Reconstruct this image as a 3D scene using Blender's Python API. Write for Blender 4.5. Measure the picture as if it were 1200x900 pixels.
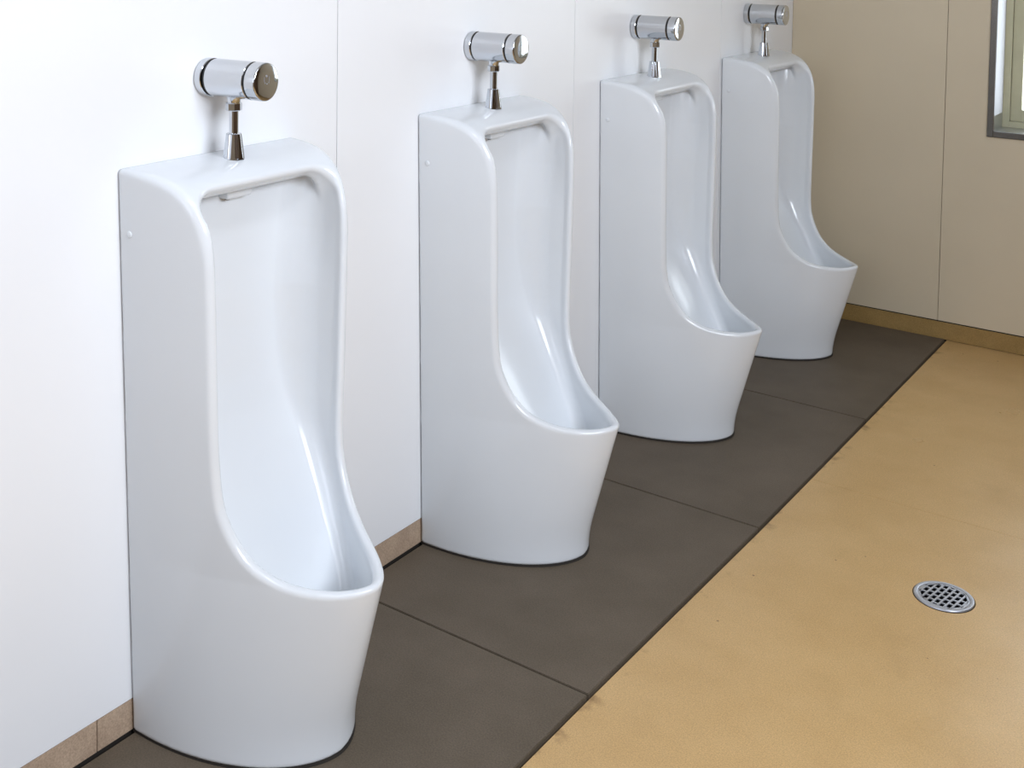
import bpy, bmesh, math, random
import numpy as np
from mathutils import Matrix, Vector

# ------------------------------------------------------------------ clear
for o in list(bpy.data.objects):
    bpy.data.objects.remove(o, do_unlink=True)
scene = bpy.context.scene
COL = scene.collection
random.seed(4)
PI = math.pi

# ------------------------------------------------------------------ camera
F_PX, YAW, PITCH, ROLL = 1413.14, 0.6485, 0.054, 0.0113
CAM = Vector((1.5412, 0.0, 1.3256))
PPX, PPY = 498.35, -1.43
sy, cy, sp, cp = math.sin(YAW), math.cos(YAW), math.sin(PITCH), math.cos(PITCH)
fw = Vector((-sy * cp, cy * cp, -sp))
rt = Vector((cy, sy, 0))
up = rt.cross(fw)
r2 = math.cos(ROLL) * rt + math.sin(ROLL) * up
u2 = -math.sin(ROLL) * rt + math.cos(ROLL) * up
cam = bpy.data.cameras.new('camera')
cam_o = bpy.data.objects.new('camera', cam)
COL.objects.link(cam_o)
cam_o.matrix_world = Matrix(((r2.x, u2.x, -fw.x, CAM.x), (r2.y, u2.y, -fw.y, CAM.y),
                             (r2.z, u2.z, -fw.z, CAM.z), (0, 0, 0, 1)))
cam.sensor_fit = 'HORIZONTAL'
cam.sensor_width = 36.0
cam.lens = F_PX / 1200 * 36
cam.shift_x = (600 - PPX) / 1200
cam.shift_y = (PPY - 450) / 1200
cam.clip_start = 0.02
scene.camera = cam_o

# ------------------------------------------------------------------ world and light
world = bpy.data.worlds.new('daylight_sky')
scene.world = world
world.use_nodes = True
bg = world.node_tree.nodes['Background']
bg.inputs['Color'].default_value = (0.86, 0.94, 1.0, 1)
bg.inputs['Strength'].default_value = 4.0

def area(name, loc, rot, sx, sz, power, col):
    l = bpy.data.lights.new(name, 'AREA')
    l.shape = 'RECTANGLE'; l.size = sx; l.size_y = sz
    l.energy = power; l.color = col
    o = bpy.data.objects.new(name, l)
    o.location = loc; o.rotation_euler = rot
    COL.objects.link(o)
    return o

ROOM_X, ROOM_Y0, ROOM_Y1, ROOM_Z = 3.0, -1.6, 4.198, 2.5
# frosted window in the right wall near the camera, doorway glazing behind the camera, ceiling lamp
area('side_window_light', (ROOM_X - 0.06, 0.95, 1.98), (0, math.radians(90), 0), 0.8, 1.5, 82, (0.83, 0.895, 1.0))
area('rear_window_light', (0.85, ROOM_Y0 + 0.06, 1.7), (math.radians(90), 0, 0), 1.3, 1.2, 13, (0.76, 0.84, 1.0))
area('ceiling_lamp_light', (1.3, 0.9, ROOM_Z - 0.08), (0, 0, 0), 0.3, 1.25, 10, (0.85, 0.90, 1.0))

scene.view_settings.view_transform = 'Standard'
scene.view_settings.look = 'None'
scene.view_settings.gamma = 1.0
scene.view_settings.use_curve_mapping = False
scene.view_settings.exposure = 0.07

# ------------------------------------------------------------------ materials
def new_mat(name):
    m = bpy.data.materials.new(name)
    m.use_nodes = True
    nt = m.node_tree
    return m, nt, nt.nodes['Principled BSDF']

def lin(c):
    return tuple(((v / 255) / 12.92 if v / 255 <= 0.04045 else ((v / 255 + 0.055) / 1.055) ** 2.4) for v in c) + (1,)

def simple(name, rgb, rough=0.5, metal=0.0, coat=0.0, bump=0.0, bscale=200, var=0.0, vscale=6):
    """rgb 0-255 srgb; optional fine relief and slow colour variation"""
    m, nt, b = new_mat(name)
    b.inputs['Base Color'].default_value = lin(rgb)
    b.inputs['Roughness'].default_value = rough
    b.inputs['Metallic'].default_value = metal
    b.inputs['Coat Weight'].default_value = coat
    b.inputs['Coat Roughness'].default_value = 0.04
    tc = nt.nodes.new('ShaderNodeTexCoord')
    if var:
        n = nt.nodes.new('ShaderNodeTexNoise'); n.inputs['Scale'].default_value = vscale; n.inputs['Detail'].default_value = 5
        r = nt.nodes.new('ShaderNodeValToRGB')
        c = lin(rgb)
        r.color_ramp.elements[0].position = 0.3; r.color_ramp.elements[1].position = 0.7
        r.color_ramp.elements[0].color = tuple(v * (1 - var) for v in c[:3]) + (1,)
        r.color_ramp.elements[1].color = tuple(min(1, v * (1 + var)) for v in c[:3]) + (1,)
        nt.links.new(tc.outputs['Object'], n.inputs['Vector'])
        nt.links.new(n.outputs['Fac'], r.inputs['Fac'])
        nt.links.new(r.outputs['Color'], b.inputs['Base Color'])
    if bump:
        n = nt.nodes.new('ShaderNodeTexNoise'); n.inputs['Scale'].default_value = bscale; n.inputs['Detail'].default_value = 3
        bp = nt.nodes.new('ShaderNodeBump'); bp.inputs['Strength'].default_value = bump; bp.inputs['Distance'].default_value = 0.001
        nt.links.new(tc.outputs['Object'], n.inputs['Vector'])
        nt.links.new(n.outputs['Fac'], bp.inputs['Height'])
        nt.links.new(bp.outputs['Normal'], b.inputs['Normal'])
    return m

M = {}
M['ceramic'] = simple('white_vitreous_china', (225, 229, 233), 0.15, coat=0.0, var=0.012, vscale=5)
M['panel'] = simple('white_wall_panel', (238, 239, 241), 0.32, var=0.008, vscale=3, bump=0.05, bscale=60)
M['cream_panel'] = simple('cream_wall_panel', (210, 197, 172), 0.38, var=0.03, vscale=2.5, bump=0.05, bscale=60)
M['joint'] = simple('panel_joint', (150, 148, 145), 0.7)
M['cream_joint'] = simple('cream_panel_joint', (146, 134, 114), 0.7)
M['black_gap'] = simple('dark_joint_filler', (38, 33, 28), 0.8)
M['chrome'] = simple('polished_chrome', (205, 208, 212), 0.07, metal=1.0)
M['black_rubber'] = simple('black_rubber', (14, 14, 16), 0.4)
M['steel'] = simple('brushed_stainless', (128, 124, 119), 0.22, metal=1.0, bump=0.1, bscale=80)
M['sill_steel'] = simple('sill_steel_painted_reflection', (190, 192, 195), 0.3, metal=1.0)  # steel colour lightened to stand for the bright reflection on the sill
M['drain_steel'] = simple('drain_stainless', (190, 194, 204), 0.35, metal=0.8, bump=0.1, bscale=300)
M['sash'] = simple('pale_green_aluminium', (180, 176, 146), 0.45, var=0.04, vscale=20)
M['reveal_reflection'] = simple('reveal_painted_reflection', (225, 228, 235), 0.5)  # steel reveal, its bright reflection painted in as plain white
M['rear_panel'] = simple('beige_rear_panel', (165, 150, 128), 0.5)
M['ceiling'] = simple('ceiling_paint', (172, 170, 166), 0.8, bump=0.1, bscale=40)
M['stall_brown'] = simple('brown_partition_laminate', (98, 76, 55), 0.4, var=0.08, vscale=3)
M['drain_dark'] = simple('drain_pit_shade', (8, 8, 9), 0.9)  # black colour stands in for the shade below the grate
M['drain_dark'].node_tree.nodes['Principled BSDF'].inputs['Specular IOR Level'].default_value = 0.0
M['sensor'] = simple('sensor_window', (70, 62, 52), 0.15)
M['frosted'] = simple('frosted_panel', (225, 230, 235), 0.5)
M['base_tile'] = None

# tan ceramic skirting, speckled
def speckled(name, rgb, rgb2, scale, rough, dirt=None, bump=0.15, spec_scale=350):
    m, nt, b = new_mat(name)
    b.inputs['Roughness'].default_value = rough
    N, L = nt.nodes, nt.links
    tc = N.new('ShaderNodeTexCoord')
    n1 = N.new('ShaderNodeTexNoise'); n1.inputs['Scale'].default_value = scale; n1.inputs['Detail'].default_value = 6; n1.inputs['Roughness'].default_value = 0.6
    n2 = N.new('ShaderNodeTexNoise'); n2.inputs['Scale'].default_value = spec_scale; n2.inputs['Detail'].default_value = 2
    L.new(tc.outputs['Object'], n1.inputs['Vector']); L.new(tc.outputs['Object'], n2.inputs['Vector'])
    r1 = N.new('ShaderNodeValToRGB'); r1.color_ramp.elements[0].position = 0.32; r1.color_ramp.elements[1].position = 0.68
    r1.color_ramp.elements[0].color = lin(rgb); r1.color_ramp.elements[1].color = lin(rgb2)
    L.new(n1.outputs['Fac'], r1.inputs['Fac'])
    r2_ = N.new('ShaderNodeValToRGB'); r2_.color_ramp.elements[0].position = 0.3; r2_.color_ramp.elements[1].position = 0.7
    r2_.color_ramp.elements[0].color = (0.80, 0.79, 0.78, 1); r2_.color_ramp.elements[1].color = (1.13, 1.13, 1.13, 1)
    L.new(n2.outputs['Fac'], r2_.inputs['Fac'])
    mx = N.new('ShaderNodeMix'); mx.data_type = 'RGBA'; mx.blend_type = 'MULTIPLY'; mx.inputs[0].default_value = 1
    L.new(r1.outputs['Color'], mx.inputs[6]); L.new(r2_.outputs['Color'], mx.inputs[7])
    out = mx.outputs[2]
    L.new(out, b.inputs['Base Color'])
    bp = N.new('ShaderNodeBump'); bp.inputs['Strength'].default_value = bump; bp.inputs['Distance'].default_value = 0.001
    L.new(n2.outputs['Fac'], bp.inputs['Height']); L.new(bp.outputs['Normal'], b.inputs['Normal'])
    return m, nt, b, out, tc

_t = speckled('dark_grey_brown_floor_tile', (94, 84, 71), (106, 95, 82), 5, 0.55)
_t[2].inputs['Specular IOR Level'].default_value = 0.2
M['dark_tile'] = _t[0]
M['base_tile'] = speckled('tan_skirting_tile', (168, 145, 124), (188, 165, 142), 14, 0.45)[0]
M['base_back'] = speckled('ochre_skirting', (150, 122, 72), (166, 136, 84), 10, 0.45)[0]
M['tile_edge'] = simple('dark_tile_edge', (52, 50, 46), 0.4)

# ochre resin floor with scuffs, specks and stains
m, nt, b, col, tc = speckled('ochre_resin_floor', (196, 160, 106), (206, 171, 118), 5.0, 0.28, spec_scale=420)
N, L = nt.nodes, nt.links
def ramp(src, p0, p1, c0, c1):
    r = N.new('ShaderNodeValToRGB')
    r.color_ramp.elements[0].position = p0; r.color_ramp.elements[1].position = p1
    r.color_ramp.elements[0].color = c0; r.color_ramp.elements[1].color = c1
    L.new(src, r.inputs['Fac']); return r.outputs['Color']
def mix(fac, a, bcol, mode='MIX'):
    x = N.new('ShaderNodeMix'); x.data_type = 'RGBA'; x.blend_type = mode
    L.new(fac, x.inputs[0]); L.new(a, x.inputs[6])
    if isinstance(bcol, tuple): x.inputs[7].default_value = bcol
    else: L.new(bcol, x.inputs[7])
    return x.outputs[2]
W0, W1 = (0, 0, 0, 1), (1, 1, 1, 1)
# brownish cloudy stains
ns = N.new('ShaderNodeTexNoise'); ns.inputs['Scale'].default_value = 6; ns.inputs['Detail'].default_value = 7; ns.inputs['Distortion'].default_value = 0.6
L.new(tc.outputs['Object'], ns.inputs['Vector'])
col = mix(ramp(ns.outputs['Fac'], 0.56, 0.85, W0, (0.35, 0.35, 0.35, 1)), col, lin((168, 134, 84)))
# grime gathered against the dark tiles
sx = N.new('ShaderNodeSeparateXYZ'); L.new(tc.outputs['Object'], sx.inputs[0])
me_ = N.new('ShaderNodeMapRange'); me_.inputs['From Min'].default_value = 0.553; me_.inputs['From Max'].default_value = 0.585
me_.inputs['To Min'].default_value = 1; me_.inputs['To Max'].default_value = 0
L.new(sx.outputs[0], me_.inputs['Value'])
ng = N.new('ShaderNodeTexNoise'); ng.inputs['Scale'].default_value = 24; ng.inputs['Detail'].default_value = 5
L.new(tc.outputs['Object'], ng.inputs['Vector'])
gm = N.new('ShaderNodeMath'); gm.operation = 'MULTIPLY'
L.new(me_.outputs[0], gm.inputs[0]); L.new(ramp(ng.outputs['Fac'], 0.55, 0.72, W0, W1), gm.inputs[1])
col = mix(gm.outputs[0], col, lin((120, 88, 48)))
# scattered dark specks
vo = N.new('ShaderNodeTexVoronoi'); vo.inputs['Scale'].default_value = 19; vo.inputs['Randomness'].default_value = 1
L.new(tc.outputs['Object'], vo.inputs['Vector'])
sel = N.new('ShaderNodeSeparateColor'); L.new(vo.outputs['Color'], sel.inputs[0])
gate = N.new('ShaderNodeMath'); gate.operation = 'GREATER_THAN'; gate.inputs[1].default_value = 0.72; L.new(sel.outputs[0], gate.inputs[0])
dot = N.new('ShaderNodeMath'); dot.operation = 'LESS_THAN'; dot.inputs[1].default_value = 0.05; L.new(vo.outputs['Distance'], dot.inputs[0])
sp_ = N.new('ShaderNodeMath'); sp_.operation = 'MULTIPLY'; L.new(gate.outputs[0], sp_.inputs[0]); L.new(dot.outputs[0], sp_.inputs[1])
sp2 = N.new('ShaderNodeMath'); sp2.operation = 'MULTIPLY'; sp2.inputs[1].default_value = 0.7; L.new(sp_.outputs[0], sp2.inputs[0])
col = mix(sp2.outputs[0], col, lin((95, 62, 28)))
L.new(col, b.inputs['Base Color'])
nr = N.new('ShaderNodeTexNoise'); nr.inputs['Scale'].default_value = 4; nr.inputs['Detail'].default_value = 6
L.new(tc.outputs['Object'], nr.inputs['Vector'])
mr = N.new('ShaderNodeMapRange'); mr.inputs['From Min'].default_value = 0.3; mr.inputs['From Max'].default_value = 0.7
mr.inputs['To Min'].default_value = 0.27; mr.inputs['To Max'].default_value = 0.42
L.new(nr.outputs['Fac'], mr.inputs['Value']); L.new(mr.outputs[0], b.inputs['Roughness'])
M['floor'] = m

# clear glass: mostly see-through with a faint reflection
m, nt, b = new_mat('window_glass')
gl = nt.nodes.new('ShaderNodeBsdfGlossy'); gl.inputs['Roughness'].default_value = 0.02
tr = nt.nodes.new('ShaderNodeBsdfTransparent')
mxs = nt.nodes.new('ShaderNodeMixShader'); mxs.inputs[0].default_value = 0.07
nt.links.new(tr.outputs[0], mxs.inputs[1]); nt.links.new(gl.outputs[0], mxs.inputs[2])
nt.links.new(mxs.outputs[0], nt.nodes['Material Output'].inputs['Surface'])
M['glass'] = m

# ------------------------------------------------------------------ mesh helpers
def link(name, me, mat, parent=None, smooth=False):
    me.name = name
    o = bpy.data.objects.new(name, me)
    if mat: me.materials.append(mat)
    COL.objects.link(o)
    if parent: o.parent = parent
    if smooth:
        for p in me.polygons: p.use_smooth = True
    return o

def obj(name, bm, mat, parent=None, smooth=False):
    me = bpy.data.meshes.new(name)
    bmesh.ops.recalc_face_normals(bm, faces=bm.faces)
    bm.to_mesh(me); bm.free()
    return link(name, me, mat, parent, smooth)

def add_box(bm, a, b_, bev=0.0):
    r = bmesh.ops.create_cube(bm, size=1)
    vs = r['verts']
    for v in vs:
        v.co = Vector([(a[i] + b_[i]) / 2 + v.co[i] * (b_[i] - a[i]) for i in range(3)])
    if bev:
        es = list({e for v in vs for e in v.link_edges})
        bmesh.ops.bevel(bm, geom=es, offset=bev, segments=2, affect='EDGES', profile=0.5)

def box(name, a, b_, mat, parent=None, bev=0.0):
    bm = bmesh.new(); add_box(bm, a, b_, bev)
    return obj(name, bm, mat, parent)

def lathe(bm, prof, axis='z', origin=(0, 0, 0), seg=40, close=True):
    """prof: list of (r, h) along the axis"""
    rings = []
    for r, h in prof:
        ring = []
        for i in range(seg):
            a = 2 * PI * i / seg
            p = (r * math.cos(a), r * math.sin(a), h)
            if axis == 'x': p = (h, r * math.cos(a), r * math.sin(a))
            ring.append(bm.verts.new(Vector(p) + Vector(origin)))
        rings.append(ring)
    for k in range(len(rings) - 1):
        for i in range(seg):
            bm.faces.new((rings[k][i], rings[k][(i + 1) % seg], rings[k + 1][(i + 1) % seg], rings[k + 1][i]))
    if close:
        bm.faces.new(rings[0][::-1]); bm.faces.new(rings[-1])

def set_sharp(o, deg=35):
    bm = bmesh.new(); bm.from_mesh(o.data)
    for e in bm.edges:
        e.smooth = not (len(e.link_faces) == 2 and e.calc_face_angle(0) > math.radians(deg))
    for f in bm.faces: f.smooth = True
    bm.to_mesh(o.data); bm.free()
    return o

def struct(o):
    o['kind'] = 'structure'; return o

def tag(o, label, cat, group=None):
    o['label'] = label; o['category'] = cat
    if group: o['group'] = group
    return o

def empty(name, loc=(0, 0, 0)):
    o = bpy.data.objects.new(name, None)
    o.location = loc; o.empty_display_size = 0.1
    COL.objects.link(o)
    return o

# ------------------------------------------------------------------ room shell
TW = 0.5475            # width of the dark tile strip
SKH = 0.0555           # skirting height
# --- floor: ochre resin slabs around a recessed strip of dark tiles
floor = box('floor', (-0.1, ROOM_Y0, -0.12), (ROOM_X, ROOM_Y1 + 0.05, -0.022), M['black_gap']); struct(floor)
# resin bays (a hairline joint between them)
JY = 2.895
YT = [-1.28, 1.0345, 1.806, 2.5685, 3.343, 4.1915]; XT = [0.546, 0.546, 0.5462, 0.5525, 0.5502, 0.5465]
for (a, b_) in (((TW + 0.004, ROOM_Y0, -0.022), (ROOM_X, JY - 0.0006, -0.0045)), ((TW + 0.004, JY + 0.0006, -0.022), (ROOM_X, ROOM_Y1, -0.0045))):
    bm = bmesh.new()
    ysr = [a[1]] + [y for y in (1.0345, 1.806, 2.5685, 3.343) if a[1] < y < b_[1]] + [b_[1]]
    for zz_ in (0,):
        lo = [(np.interp(y, YT, XT) + 0.0055, y) for y in ysr] + [(b_[0], b_[1]), (b_[0], a[1])]
        top_v = [bm.verts.new((x, y, b_[2])) for x, y in lo]; bot_v = [bm.verts.new((x, y, a[2])) for x, y in lo]
        bm.faces.new(top_v); bm.faces.new(bot_v[::-1])
        for i in range(len(lo)): bm.faces.new((top_v[i], top_v[(i + 1) % len(lo)], bot_v[(i + 1) % len(lo)], bot_v[i]))
    obj('resin_bay', bm, M['floor'], floor)
# dark tiles: slightly uneven setting as measured
TX = {0: (1.0345, 0.546), 1: (1.806, 0.5462), 2: (2.5685, 0.5525), 3: (3.343, 0.5502), 4: (4.1915, 0.5465)}
ys = [-1.28, -0.508, 0.263, 1.0345, 1.806, 2.5685, 3.343, 4.1915]
xs = [0.546, 0.546, 0.546, 0.546, 0.5462, 0.5525, 0.5502, 0.5465]
G = 0.0016
for i in range(len(ys) - 1):
    y0, y1, x0, x1 = ys[i] + G, ys[i + 1] - G, xs[i], xs[i + 1]
    bm = bmesh.new()
    add_box(bm, (0.004, y0, -0.021), (x0, y1, 0.0))
    for v in bm.verts:
        if v.co.x > 0.1 and v.co.y > (y0 + y1) / 2: v.co.x = x1
    bmesh.ops.bevel(bm, geom=list(bm.edges), offset=0.0012, segments=2, affect='EDGES')
    obj('floor_tile', bm, M['dark_tile'], floor)

# --- left wall: panels on a backing, 2 mm joints
wall_left = box('wall_left', (-0.14, ROOM_Y0, -0.05), (-0.013, ROOM_Y1 + 0.14, ROOM_Z), M['joint']); struct(wall_left)
pj = [-1.9, -0.976, -0.066, 0.8443, 1.7543, 2.6643, 3.5743, ROOM_Y1]
for i in range(len(pj) - 1):
    box('wall_panel', (-0.0135, max(pj[i], ROOM_Y0) + 0.0009, SKH + 0.0015), (0.0, pj[i + 1] - 0.0009, ROOM_Z), M['panel'], wall_left, 0.0008)
# skirting tiles of the left wall
base_left = box('baseboard_left', (-0.013, ROOM_Y0, -0.01), (-0.006, ROOM_Y1, SKH), M['black_gap']); struct(base_left)
sj = [-1.52, -0.617, 0.283, 1.183, 2.083, 2.983, 3.883, ROOM_Y1]
for i in range(len(sj) - 1):
    box('skirting_tile', (-0.007, sj[i] + 0.0008, 0.003), (-0.001, sj[i + 1] - 0.0008, SKH), M['base_tile'], base_left, 0.0006)

# --- back wall with window opening
WX0, WX1, WZ0, WZ1 = 0.671, 1.50, 0.708, 1.75
wall_back = empty('wall_back', (0, ROOM_Y1, 0)); struct(wall_back)
def back(name, a, b_, mat, bev=0.0):
    bm = bmesh.new(); add_box(bm, (a[0], a[1] - ROOM_Y1, a[2]), (b_[0], b_[1] - ROOM_Y1, b_[2]), bev)
    return obj(name, bm, mat, wall_back)
Yb = ROOM_Y1
Y2 = Yb + 0.15
bm = bmesh.new()
for (x0, x1, z0, z1) in ((-0.013, WX0, -0.05, ROOM_Z), (WX1, ROOM_X + .1, -0.05, ROOM_Z), (WX0, WX1, -0.05, WZ0), (WX0, WX1, WZ1, ROOM_Z)):
    add_box(bm, (x0, 0.0125, z0), (x1, 0.15, z1))
obj('wall_core', bm, M['cream_joint'], wall_back)
pb = [0.0, 0.5205, 1.4305, 2.3405, ROOM_X]
for i in range(4):
    x0, x1 = pb[i] + (0.0009 if i else 0), pb[i + 1] - 0.0009
    bm = bmesh.new()
    zb = SKH + 0.0015
    pieces = [(x0, x1, zb, ROOM_Z)]
    if i == 1: pieces = [(x0, WX0, zb, ROOM_Z), (WX0, x1, zb, WZ0), (WX0, x1, WZ1, ROOM_Z)]
    if i == 2: pieces = [(WX1, x1, zb, ROOM_Z), (x0, WX1, zb, WZ0), (x0, WX1, WZ1, ROOM_Z)]
    for (a0, a1, z0, z1) in pieces: add_box(bm, (a0, 0.0, z0), (a1, 0.013, z1))
    obj('wall_panel', bm, M['cream_panel'], wall_back)
base_back = box('baseboard_back', (0.0, Yb + 0.001, -0.01), (ROOM_X, Yb + 0.012, SKH - 0.001), M['black_gap']); struct(base_back)
for (a0, a1) in ((0.0, 0.9), (0.9, 1.8), (1.8, ROOM_X)):
    box('skirting_tile', (a0 + 0.0005, Yb - 0.003, -0.003), (a1 - 0.0005, Yb + 0.003, SKH - 0.002), M['base_back'], base_back, 0.0006)

# --- other walls and ceiling (out of frame, they close the room)
struct(box('wall_right', (ROOM_X, ROOM_Y0, -0.05), (ROOM_X + 0.12, ROOM_Y1 + 0.14, ROOM_Z), M['stall_brown']))
struct(box('wall_rear', (-0.14, ROOM_Y0 - 0.12, -0.05), (ROOM_X + 0.12, ROOM_Y0, ROOM_Z), M['rear_panel']))
struct(box('ceiling', (-0.14, ROOM_Y0 - 0.12, ROOM_Z), (ROOM_X + 0.12, ROOM_Y1 + 0.15, ROOM_Z + 0.1), M['ceiling']))

# --- window_1: stainless casing, sill, pale green sashes
win = empty('window_1', (WX0, Yb, WZ0)); struct(win)
def wbox(name, a, b_, mat, bev=0.0, parent=None):
    bm = bmesh.new(); add_box(bm, tuple(a[i] - (WX0, Yb, WZ0)[i] for i in range(3)), tuple(b_[i] - (WX0, Yb, WZ0)[i] for i in range(3)), bev)
    return obj(name, bm, mat, parent or win)
cw = 0.019
FY = Yb - 0.006
wbox('casing_jamb', (WX0 - cw, FY, WZ0 - cw), (WX0, Yb + 0.004, WZ1 + cw), M['steel'], 0.001)
wbox('casing_jamb', (WX1, FY, WZ0 - cw), (WX1 + cw, Yb + 0.004, WZ1 + cw), M['steel'], 0.001)
wbox('casing_sill', (WX0, FY, WZ0 - cw), (WX1, Yb + 0.004, WZ0), M['steel'], 0.001)
wbox('casing_head', (WX0, FY, WZ1), (WX1, Yb + 0.004, WZ1 + cw), M['steel'], 0.001)
SD = 0.115   # depth to the sash frame
wbox('sill', (WX0, Yb + 0.0, WZ0 - 0.003), (WX1, Yb + 0.15, WZ0 + 0.001), M['sill_steel'])
wbox('reveal_side', (WX0 - 0.003, Yb + 0.0, WZ0 + 0.05), (WX0 + 0.001, Yb + 0.15, WZ1), M['reveal_reflection'])
wbox('reveal_side', (WX1 - 0.001, Yb + 0.0, WZ0), (WX1 + 0.003, Yb + 0.15, WZ1), M['reveal_reflection'])
wbox('reveal_kick_plate', (WX0 - 0.003, Yb + 0.0, WZ0), (WX0 + 0.0015, Yb + 0.15, WZ0 + 0.05), M['sill_steel'])
wbox('reveal_head', (WX0, Yb + 0.0, WZ1 - 0.001), (WX1, Yb + 0.15, WZ1 + 0.003), M['reveal_reflection'])
# outer frame
def ring(name, x0, x1, z0, z1, y0, y1, w, wb, mat, parent=None):
    bm = bmesh.new()
    add_box(bm, (0, 0, 0), (1, 1, 1)); bm.clear()
    off = Vector((WX0, Yb, WZ0))
    for (a, b_) in (((x0, y0, z0), (x0 + w, y1, z1)), ((x1 - w, y0, z0), (x1, y1, z1)), ((x0 + w, y0, z0), (x1 - w, y1, z0 + wb)), ((x0 + w, y0, z1 - w), (x1 - w, y1, z1))):
        add_box(bm, tuple(Vector(a) - off), tuple(Vector(b_) - off), 0.001)
    return obj(name, bm, mat, parent or win)
ring('outer_frame', WX0 + 0.001, WX1 - 0.001, WZ0 + 0.001, WZ1 - 0.001, Yb + SD, Yb + SD + 0.04, 0.022, 0.02, M['sash'])
xm = (WX0 + WX1) / 2
s1 = ring('sash', WX0 + 0.024, xm + 0.015, WZ0 + 0.022, WZ1 - 0.024, Yb + SD + 0.008, Yb + SD + 0.026, 0.033, 0.038, M['sash'])
s2 = ring('sash', xm - 0.015, WX1 - 0.024, WZ0 + 0.022, WZ1 - 0.024, Yb + SD + 0.027, Yb + SD + 0.04, 0.033, 0.038, M['sash'])
wbox('pane', (WX0 + 0.055, Yb + SD + 0.015, WZ0 + 0.058), (xm - 0.016, Yb + SD + 0.018, WZ1 - 0.055), M['glass'], parent=s1)
wbox('pane', (xm + 0.016, Yb + SD + 0.032, WZ0 + 0.058), (WX1 - 0.055, Yb + SD + 0.035, WZ1 - 0.055), M['glass'], parent=s2)

# ------------------------------------------------------------------ urinal as an implicit surface
YC0, SPACING = 1.425, 0.786
def sstep(t):
    t = np.clip(t, 0, 1); return t * t * (3 - 2 * t)
def rmax(a, b_, r):
    """rounded intersection"""
    u, v = a + r, b_ + r
    return np.hypot(np.maximum(u, 0), np.maximum(v, 0)) + np.minimum(np.maximum(u, v), 0) - r
# opening profile in the side view (x from wall, z)
PROF = np.array([(-0.10, 0.9465), (0.00, 0.9455), (0.05, 0.9435), (0.085, 0.9385), (0.112, 0.929), (0.135, 0.914), (0.153, 0.893), (0.165, 0.868), (0.172, 0.835), (0.1745, 0.79), (0.175, 0.70), (0.175, 0.56), (0.176, 0.48), (0.180, 0.43),
                 (0.188, 0.402), (0.200, 0.376), (0.216, 0.352), (0.236, 0.333), (0.262, 0.318), (0.292, 0.3085), (0.325, 0.303), (0.355, 0.302), (0.385, 0.306), (0.43, 0.312), (0.60, 0.33)])
def resample(P, n=90):
    # Catmull-Rom through the points
    out = []
    Q = np.vstack([2 * P[0] - P[1], P, 2 * P[-1] - P[-2]])
    for i in range(1, len(Q) - 2):
        for t in np.linspace(0, 1, 5, endpoint=False):
            a, b_, c_, d = Q[i - 1], Q[i], Q[i + 1], Q[i + 2]
            out.append(0.5 * ((2 * b_) + (-a + c_) * t + (2 * a - 5 * b_ + 4 * c_ - d) * t * t + (-a + 3 * b_ - 3 * c_ + d) * t ** 3))
    out.append(P[-1]); return np.array(out)
PR = resample(PROF)
def prof_dist(x, z):
    best = np.full(x.shape, 1e9); sgn = np.ones(x.shape)
    for i in range(len(PR) - 1):
        a, b_ = PR[i], PR[i + 1]; d = b_ - a; L2 = d @ d
        t = np.clip(((x - a[0]) * d[0] + (z - a[1]) * d[1]) / L2, 0, 1)
        ex, ez = x - a[0] - t * d[0], z - a[1] - t * d[1]
        q = ex * ex + ez * ez
        cr = d[0] * ez - d[1] * ex      # >0 on the removed (front/up) side
        m_ = q < best
        best = np.where(m_, q, best); sgn = np.where(m_, np.where(cr > 0, 1.0, -1.0), sgn)
    return np.sqrt(best) * sgn
Z_TOP = 0.945
AZZ = np.linspace(0, 1, 201)
AXX = np.interp(AZZ, [0, 0.03, 0.06, 0.31, 0.42, 0.55, 1], [0.3065, 0.308, 0.3135, 0.384, 0.402, 0.43, 0.435])
for _ in range(15): AXX[1:-1] = 0.25 * AXX[:-2] + 0.5 * AXX[1:-1] + 0.25 * AXX[2:]
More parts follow.
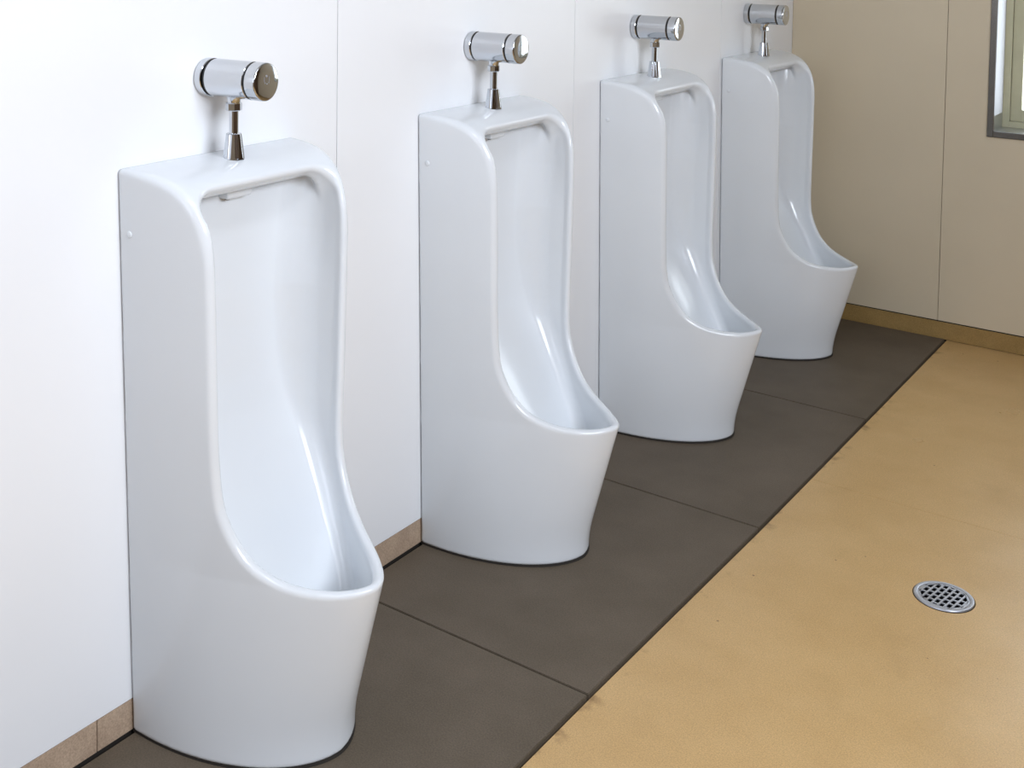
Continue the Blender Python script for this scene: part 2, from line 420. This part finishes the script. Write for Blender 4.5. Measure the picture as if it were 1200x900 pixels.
# sloping rear of the bowl (z, x), smoothed
_bz = np.array([0.10, 0.18, 0.23, 0.264, 0.30, 0.34, 0.38, 0.42, 0.46, 0.50, 0.56, 0.64, 0.75, 1.0])
_bx = np.array([0.310, 0.275, 0.244, 0.218, 0.190, 0.162, 0.135, 0.113, 0.094, 0.080, 0.068, 0.060, 0.056, 0.053])
XBZ = np.linspace(0.1, 1, 181)
XBX = np.interp(XBZ, _bz, _bx)
for _ in range(12): XBX[1:-1] = 0.25 * XBX[:-2] + 0.5 * XBX[1:-1] + 0.25 * XBX[2:]
def F(x, v, z, pd=None):
    v = np.abs(v)
    zz = np.clip(z, 0, 1)
    a = np.interp(zz, AZZ, AXX)
    b_ = 0.172 + 0.0285 * zz / 0.94
    t = np.clip(zz / 0.31, 0, 1)
    mm = 2.2 - 0.65 * t; nn = 1.8 - 0.1 * t
    xx = np.maximum(x, 1e-4); vv = np.maximum(v, 1e-4)
    g = (xx / a) ** mm + (vv / b_) ** nn - 1
    gx = mm / a * (xx / a) ** (mm - 1); gv = nn / b_ * (vv / b_) ** (nn - 1)
    plan = g / np.maximum(np.hypot(gx, gv), 2.5)
    if pd is None: pd = prof_dist(x, z)
    B = rmax(plan, pd, 0.0082 + 0.006 * sstep((z - 0.80) / 0.08) * sstep(x / 0.1))
    B = rmax(B, 0.0018 - x, 0.003)
    B = rmax(B, 0.0035 - z, 0.004)
    # hollow
    th = 0.0195 + np.interp(zz, [0.24, 0.34, 0.5, 0.7, 0.8], [0.02, 0.12, 0.34, 0.34, 0.14]) * np.clip(-pd - 0.02, 0, 0.12)
    xb = np.interp(zz, XBZ, XBX)
    dish = np.interp(zz, [0.1, 0.25, 0.5, 0.7, 1], [0.03, 0.022, 0.012, 0.004, 0.0])
    back = (xb - dish * (1 - np.clip(v / 0.12, 0, 1.2) ** 2) - x) * np.interp(zz, [0.25, 0.5, 0.6], [0.86, 0.9, 1.0])
    R = np.interp(zz, [0.1, 0.30, 0.45, 0.6, 0.8, 1], [0.035, 0.028, 0.030, 0.06, 0.075, 0.07])
    c1 = rmax(plan + th, back, R)
    roof = z - np.interp(x, [0.0, 0.102, 0.115, 0.135, 0.150, 0.170, 0.3], [0.8965, 0.8965, 0.903, 0.918, 0.929, 0.941, 0.99]) - 0.014 * (1 - sstep((x - 0.088) / 0.012)) * (1 - sstep((v - 0.06) / 0.06))
    c2 = rmax(c1, roof, 0.008 + 0.052 * sstep((x - 0.085) / 0.03))
    c3 = rmax(c2, 0.10 - z, 0.07)
    slot = np.maximum(np.maximum(np.maximum(0.030 - x, x - 0.095), np.maximum(0.8845 - z, z - 0.912)), v - 0.122)
    c3 = np.minimum(c3, slot)
    return rmax(B, -c3, (0.0085 - 0.0055 * (1 - sstep((x - 0.10) / 0.02)) * sstep((z - 0.86) / 0.02)) + 0.009 * sstep((z - 0.86) / 0.04) * sstep((x - 0.11) / 0.03))

def surface_nets():
    h = 0.004
    X = np.arange(-0.006, 0.412, h); V = np.arange(-0.212, 0.2125, h); Z = np.arange(-0.006, 0.962, h)
    pd2 = prof_dist(*np.meshgrid(X, Z, indexing='ij'))
    gx, gv, gz = np.meshgrid(X, V, Z, indexing='ij')
    D = F(gx, gv, gz, np.broadcast_to(pd2[:, None, :], gx.shape)).astype(np.float32)
    del gx, gv, gz
    S = D < 0
    nx, ny, nz = D.shape
    acc = np.zeros((nx - 1, ny - 1, nz - 1, 3), np.float32); cnt = np.zeros((nx - 1, ny - 1, nz - 1), np.float32)
    crossings = []
    for ax in range(3):
        sl0 = [slice(None)] * 3; sl1 = [slice(None)] * 3
        sl0[ax] = slice(0, -1); sl1[ax] = slice(1, None)
        c_ = S[tuple(sl0)] != S[tuple(sl1)]
        idx = np.argwhere(c_)
        d0 = D[tuple(sl0)][c_]; d1 = D[tuple(sl1)][c_]
        t = d0 / (d0 - d1)
        p = idx.astype(np.float32); p[:, ax] += t
        crossings.append((ax, idx, S[tuple(sl0)][c_]))
        o1, o2 = [k for k in range(3) if k != ax]
        for a_ in (0, 1):
            for b__ in (0, 1):
                q = idx.copy(); q[:, o1] -= a_; q[:, o2] -= b__
                ok = (q >= 0).all(1) & (q < np.array(cnt.shape)).all(1)
                q = q[ok]
                np.add.at(cnt, tuple(q.T), 1); np.add.at(acc, tuple(q.T), p[ok])
    cells = np.argwhere(cnt > 0)
    vid = np.full(cnt.shape, -1, np.int64); vid[tuple(cells.T)] = np.arange(len(cells))
    P = acc[tuple(cells.T)] / cnt[tuple(cells.T)][:, None]
    P = P * h + np.array([X[0], V[0], Z[0]])
    quads = []
    for ax, idx, inside0 in crossings:
        o1, o2 = [(1, 2), (2, 0), (0, 1)][ax]
        def g_(a_, b__):
            q = idx.copy(); q[:, o1] -= a_; q[:, o2] -= b__; return vid[tuple(q.T)]
        Q = np.stack([g_(1, 1), g_(0, 1), g_(0, 0), g_(1, 0)], 1)
        Q[~inside0] = Q[~inside0][:, ::-1]
        quads.append(Q)
    Q = np.vstack(quads)
    P = P.astype(np.float64)
    e = 5e-4
    for it in range(4):
        f0 = F(P[:, 0], P[:, 1], P[:, 2])
        gr = np.empty_like(P)
        for k in range(3):
            q = P.copy(); q[:, k] += e; q2 = P.copy(); q2[:, k] -= e
            gr[:, k] = (F(*q.T) - F(*q2.T)) / (2 * e)
        st = (f0 / np.maximum((gr ** 2).sum(1), 0.2))[:, None] * gr
        ln = np.linalg.norm(st, axis=1, keepdims=True)
        st *= np.minimum(1, 0.002 / np.maximum(ln, 1e-9))
        P -= st
        if it < 3:      # tangential relaxation keeps the net even
            e4 = np.vstack([Q[:, [0, 1]], Q[:, [1, 2]], Q[:, [2, 3]], Q[:, [3, 0]]])
            sm = np.zeros_like(P); ct = np.zeros(len(P))
            for a_, b__ in ((0, 1), (1, 0)):
                for k in range(3): sm[:, k] += np.bincount(e4[:, a_], P[e4[:, b__], k], len(P))
                ct += np.bincount(e4[:, a_], minlength=len(P))
            d = sm / ct[:, None] - P
            nrm = gr / np.maximum(np.linalg.norm(gr, axis=1, keepdims=True), 1e-9)
            d -= nrm * (d * nrm).sum(1, keepdims=True)
            P += 0.5 * d
    return P, Q

P, Q = surface_nets()
me = bpy.data.meshes.new('body')
me.vertices.add(len(P)); me.vertices.foreach_set('co', P.astype(np.float32).ravel())
me.loops.add(Q.size); me.loops.foreach_set('vertex_index', Q.astype(np.int32).ravel())
me.polygons.add(len(Q))
me.polygons.foreach_set('loop_start', np.arange(0, Q.size, 4, dtype=np.int32))
me.polygons.foreach_set('loop_total', np.full(len(Q), 4, dtype=np.int32))
me.update(calc_edges=True); me.validate()
me.polygons.foreach_set('use_smooth', np.ones(len(me.polygons), dtype=bool))
me.update()
print('urinal body', len(P), len(Q))

urinal = empty('urinal', (0, YC0, 0))
link('body', me, M['ceramic'], urinal)
# dark sealant line under the foot
bm = bmesh.new()
ring_ = []
for i in range(49):
    th_ = -PI / 2 + PI * i / 48
    cc, ss = max(math.cos(th_), 0), math.sin(th_)
    ring_.append(((0.3085 * cc ** (2 / 2.2)) if cc > 0 else 0.0, 0.171 * math.copysign(abs(ss) ** (2 / 1.8), ss)))
bot = [bm.verts.new((x, y, 0.0)) for x, y in ring_]; top_ = [bm.verts.new((x * 0.996, y * 0.996, 0.0045)) for x, y in ring_]
bm.faces.new(bot[::-1]); bm.faces.new(top_)
for i in range(48): bm.faces.new((bot[i], bot[i + 1], top_[i + 1], top_[i]))
bm.faces.new((bot[48], bot[0], top_[0], top_[48]))
s = obj('base_sealant', bm, M['black_gap'], urinal); s['label'] = 'dark sealant line around the foot'
# side fixing caps (low domes)
for sg in (-1, 1):
    bm = bmesh.new()
    lathe(bm, [(0.0056, -0.004), (0.0056, 0.0004), (0.0048, 0.0012), (0.003, 0.0016), (0.0004, 0.0018)], 'z', (0, 0, 0), 20)
    bmesh.ops.rotate(bm, verts=bm.verts, cent=(0, 0, 0), matrix=Matrix.Rotation(PI / 2 * (1 if sg < 0 else -1), 3, 'X'))
    bw = 0.172 + 0.0285 * 0.842 / 0.94
    vloc = bw * (1 - (0.025 / 0.435) ** 1.55) ** (1 / 1.7)
    bmesh.ops.translate(bm, verts=bm.verts, vec=(0.025, sg * (vloc + 0.0005), 0.842))
    obj('screw_cap', bm, M['ceramic'], urinal, True)
# spreader under the roof
bm = bmesh.new()
add_box(bm, (0.046, -0.036, 0.876), (0.078, 0.030, 0.930), 0.004)
for v in bm.verts:
    if v.co.z < 0.905: v.co.y *= 0.85; v.co.x -= 0.003
o = obj('water_spreader', bm, M['ceramic'], urinal, True)
bm = bmesh.new(); lathe(bm, [(0.0045, 0), (0.0045, 0.002)], 'z', (0.064, -0.022, 0.8745), 14)
obj('spout_hole', bm, M['black_rubber'], o)

# ------------------------------------------------------------------ flush valve
AX, AZ, RV = 0.060, 1.0765, 0.0325
valve = empty('flush_valve', (0, YC0 - 0.003, 0))
def vpart(name, prof, mat, axis, origin, parent=None, seg=48, sharp=35):
    bm = bmesh.new(); lathe(bm, prof, axis, origin, seg)
    return set_sharp(obj(name, bm, mat, parent or valve), sharp)
flange = vpart('wall_flange', [(0.030, 0.0005), (RV + 0.0005, 0.003), (RV + 0.0005, 0.0162), (RV - 0.0005, 0.0172)], M['chrome'], 'x', (0, 0, AZ), seg=64)
vpart('seal_ring', [(RV - 0.0012, 0.0165), (RV - 0.0012, 0.022)], M['black_rubber'], 'x', (0, 0, AZ), seg=64)
body = vpart('valve_body', [(RV - 0.0008, 0.0205), (RV, 0.0213), (RV, 0.1035), (RV - 0.0008, 0.1043)], M['chrome'], 'x', (0, 0, AZ), seg=64)
vpart('seal_ring', [(RV - 0.0012, 0.1035), (RV - 0.0012, 0.1095)], M['black_rubber'], 'x', (0, 0, AZ), seg=64)
cap = vpart('end_cap', [(RV - 0.0008, 0.1086), (RV, 0.1094), (RV, 0.1283), (RV - 0.0005, 0.1298), (RV - 0.0016, 0.1308), (RV - 0.0030, 0.1312), (0.016, 0.1317), (0.0005, 0.1319)], M['chrome'], 'x', (0, 0, AZ), seg=64)
# small person-at-basin pictogram engraved on the end cap: head dot and three drops
bm = bmesh.new()
for (dy, dz, r) in ((-0.001, 0.010, 0.0022), (-0.005, -0.001, 0.0012), (0.0, -0.003, 0.0012), (0.005, -0.001, 0.0012)):
    lathe(bm, [(r, 0.1315), (r, 0.1322)], 'x', (0, dy, AZ + dz), 12)
for dy in (-0.0075, 0.0055):
    add_box(bm, (0.1314, dy, AZ + 0.001), (0.1321, dy + 0.0012, AZ + 0.009))
o = obj('end_mark', bm, M['drain_steel'], cap); o['label'] = 'pale engraved mark'
vpart('neck', [(0.011, AZ - 0.044), (0.0115, AZ - 0.036), (0.0135, AZ - 0.030), (0.020, AZ - 0.024)], M['chrome'], 'z', (AX, 0, 0), seg=32)
# hexagonal coupling nut
bm = bmesh.new()
lathe(bm, [(0.0125, AZ - 0.0535), (0.0138, AZ - 0.052), (0.0138, AZ - 0.041), (0.0125, AZ - 0.0395)], 'z', (AX, 0, 0), 8)
set_sharp(obj('coupling_nut', bm, M['chrome'], valve), 20)
vpart('flush_pipe', [(0.0078, 0.975), (0.0078, AZ - 0.040)], M['chrome'], 'z', (AX, 0, 0), seg=32)
bm = bmesh.new()
lathe(bm, [(0.0125, 0.9845), (0.0140, 0.9835), (0.0195, 0.9435), (0.0198, 0.941)], 'z', (AX, 0, 0), 8)
bmesh.ops.rotate(bm, verts=bm.verts, cent=(AX, 0, 0), matrix=Matrix.Rotation(math.radians(14), 3, 'Z'))
bmesh.ops.bevel(bm, geom=[e for e in bm.edges if abs(e.verts[0].co.z - e.verts[1].co.z) > 0.02], offset=0.0035, segments=3, affect='EDGES')
set_sharp(obj('spud_cover', bm, M['chrome'], valve), 30)

# ------------------------------------------------------------------ four of each
def copy_tree(o, parent=None):
    c_ = o.copy(); COL.objects.link(c_); c_.parent = parent
    for ch in list(o.children): copy_tree(ch, c_)
    return c_
u_labels = ["white floor-standing urinal nearest the camera, its foot touching the photo's lower edge",
            'white floor-standing urinal second from the camera, between the nearest one and the third',
            'white floor-standing urinal third from the camera, in front of the one by the cream wall',
            'white floor-standing urinal farthest away, beside the cream back wall corner']
v_labels = ['chrome cylindrical flush valve above the nearest urinal, brown reflection on its end disc',
            'chrome cylindrical flush valve above the second urinal from the camera',
            'chrome cylindrical flush valve above the third urinal, bright strip on its end disc',
            'chrome cylindrical flush valve above the farthest urinal beside the cream wall corner']
us, vs = [urinal], [valve]
for k in range(1, 4):
    us.append(copy_tree(urinal)); vs.append(copy_tree(valve))
for k in range(4):
    us[k].location = (0, YC0 + k * SPACING, 0.0)
    tw = math.radians((5, 0.5, 2, 2)[k])       # each barrel sits slightly twisted on its wall flange
    vs[k].rotation_euler.z = tw
    vs[k].location = (0, YC0 - 0.003 + k * SPACING - AX * math.sin(tw), 0)
    for ch in vs[k].children:
        if ch.name.startswith('wall_flange'): ch.rotation_euler.z = -tw
    tag(us[k], u_labels[k], 'urinal', 'row of floor-standing urinals')
    tag(vs[k], v_labels[k], 'flush valve', 'flush valves above the urinals')

# ------------------------------------------------------------------ floor drain
drain = empty('floor_drain', (0.955, 2.535, -0.0045))
drain.scale = (0.9, 0.9, 1)
tag(drain, 'round stainless floor drain with a slotted grate set in the ochre floor', 'floor drain')
bm = bmesh.new(); lathe(bm, [(0.0655, 0.0), (0.0655, 0.0004), (0.064, 0.0006)], 'z', seg=64)
obj('pit_shade_disc', bm, M['drain_dark'], drain)  # flat disc on the floor, painted black as the shade down the hole
bm = bmesh.new()
seg = 64
prof = [(0.0545, 0.0007), (0.0545, 0.0030), (0.0560, 0.0034), (0.0625, 0.0030), (0.0640, 0.0010), (0.0640, 0.0005)]
rings = [[bm.verts.new((r * math.cos(2 * PI * i / seg), r * math.sin(2 * PI * i / seg), z)) for i in range(seg)] for r, z in prof]
for k in range(len(prof)):
    for i in range(seg):
        a_, b__ = rings[k], rings[(k + 1) % len(prof)]
        bm.faces.new((a_[i], a_[(i + 1) % seg], b__[(i + 1) % seg], b__[i]))
set_sharp(obj('rim', bm, M['drain_steel'], drain), 40)
bm = bmesh.new()
prof = [(0.0485, 0.0007), (0.0485, 0.0026), (0.0538, 0.0026), (0.0538, 0.0007)]
rings = [[bm.verts.new((r * math.cos(2 * PI * i / seg), r * math.sin(2 * PI * i / seg), z)) for i in range(seg)] for r, z in prof]
for k in range(4):
    for i in range(seg):
        a_, b__ = rings[k], rings[(k + 1) % 4]
        bm.faces.new((a_[i], a_[(i + 1) % seg], b__[(i + 1) % seg], b__[i]))
pitch, bw_, hp = 0.0132, 0.0044, 0.0205
ang = math.radians(80)
ca, sa = math.cos(ang), math.sin(ang)
def gbar(u0, u1, w0, w1):
    vs_ = [bm.verts.new((u * ca - w * sa, u * sa + w * ca, z)) for z in (0.0007, 0.0026) for (u, w) in ((u0, w0), (u1, w0), (u1, w1), (u0, w1))]
    for f in ((0, 1, 2, 3), (4, 5, 6, 7), (0, 1, 5, 4), (1, 2, 6, 5), (2, 3, 7, 6), (3, 0, 4, 7)):
        bm.faces.new([vs_[i] for i in f])
RR = 0.050
k0 = int(RR / pitch) + 1
for k in range(-k0, k0 + 1):
    w = (k + 0.5) * pitch
    if abs(w) < RR - 0.002:
        hl = math.sqrt(RR * RR - w * w)
        gbar(-hl, hl, w - bw_ / 2, w + bw_ / 2)
    wc = k * pitch
    if abs(wc) < RR:
        hl = math.sqrt(RR * RR - wc * wc)
        o_ = 0.5 if k % 2 else 0.0
        for j in range(-5, 6):
            u = (j + o_) * hp
            if abs(u) < hl - 0.001: gbar(u - bw_ / 2, u + bw_ / 2, wc - pitch / 2 + bw_ / 2, wc + pitch / 2 - bw_ / 2)
obj('grate', bm, M['drain_steel'], drain)
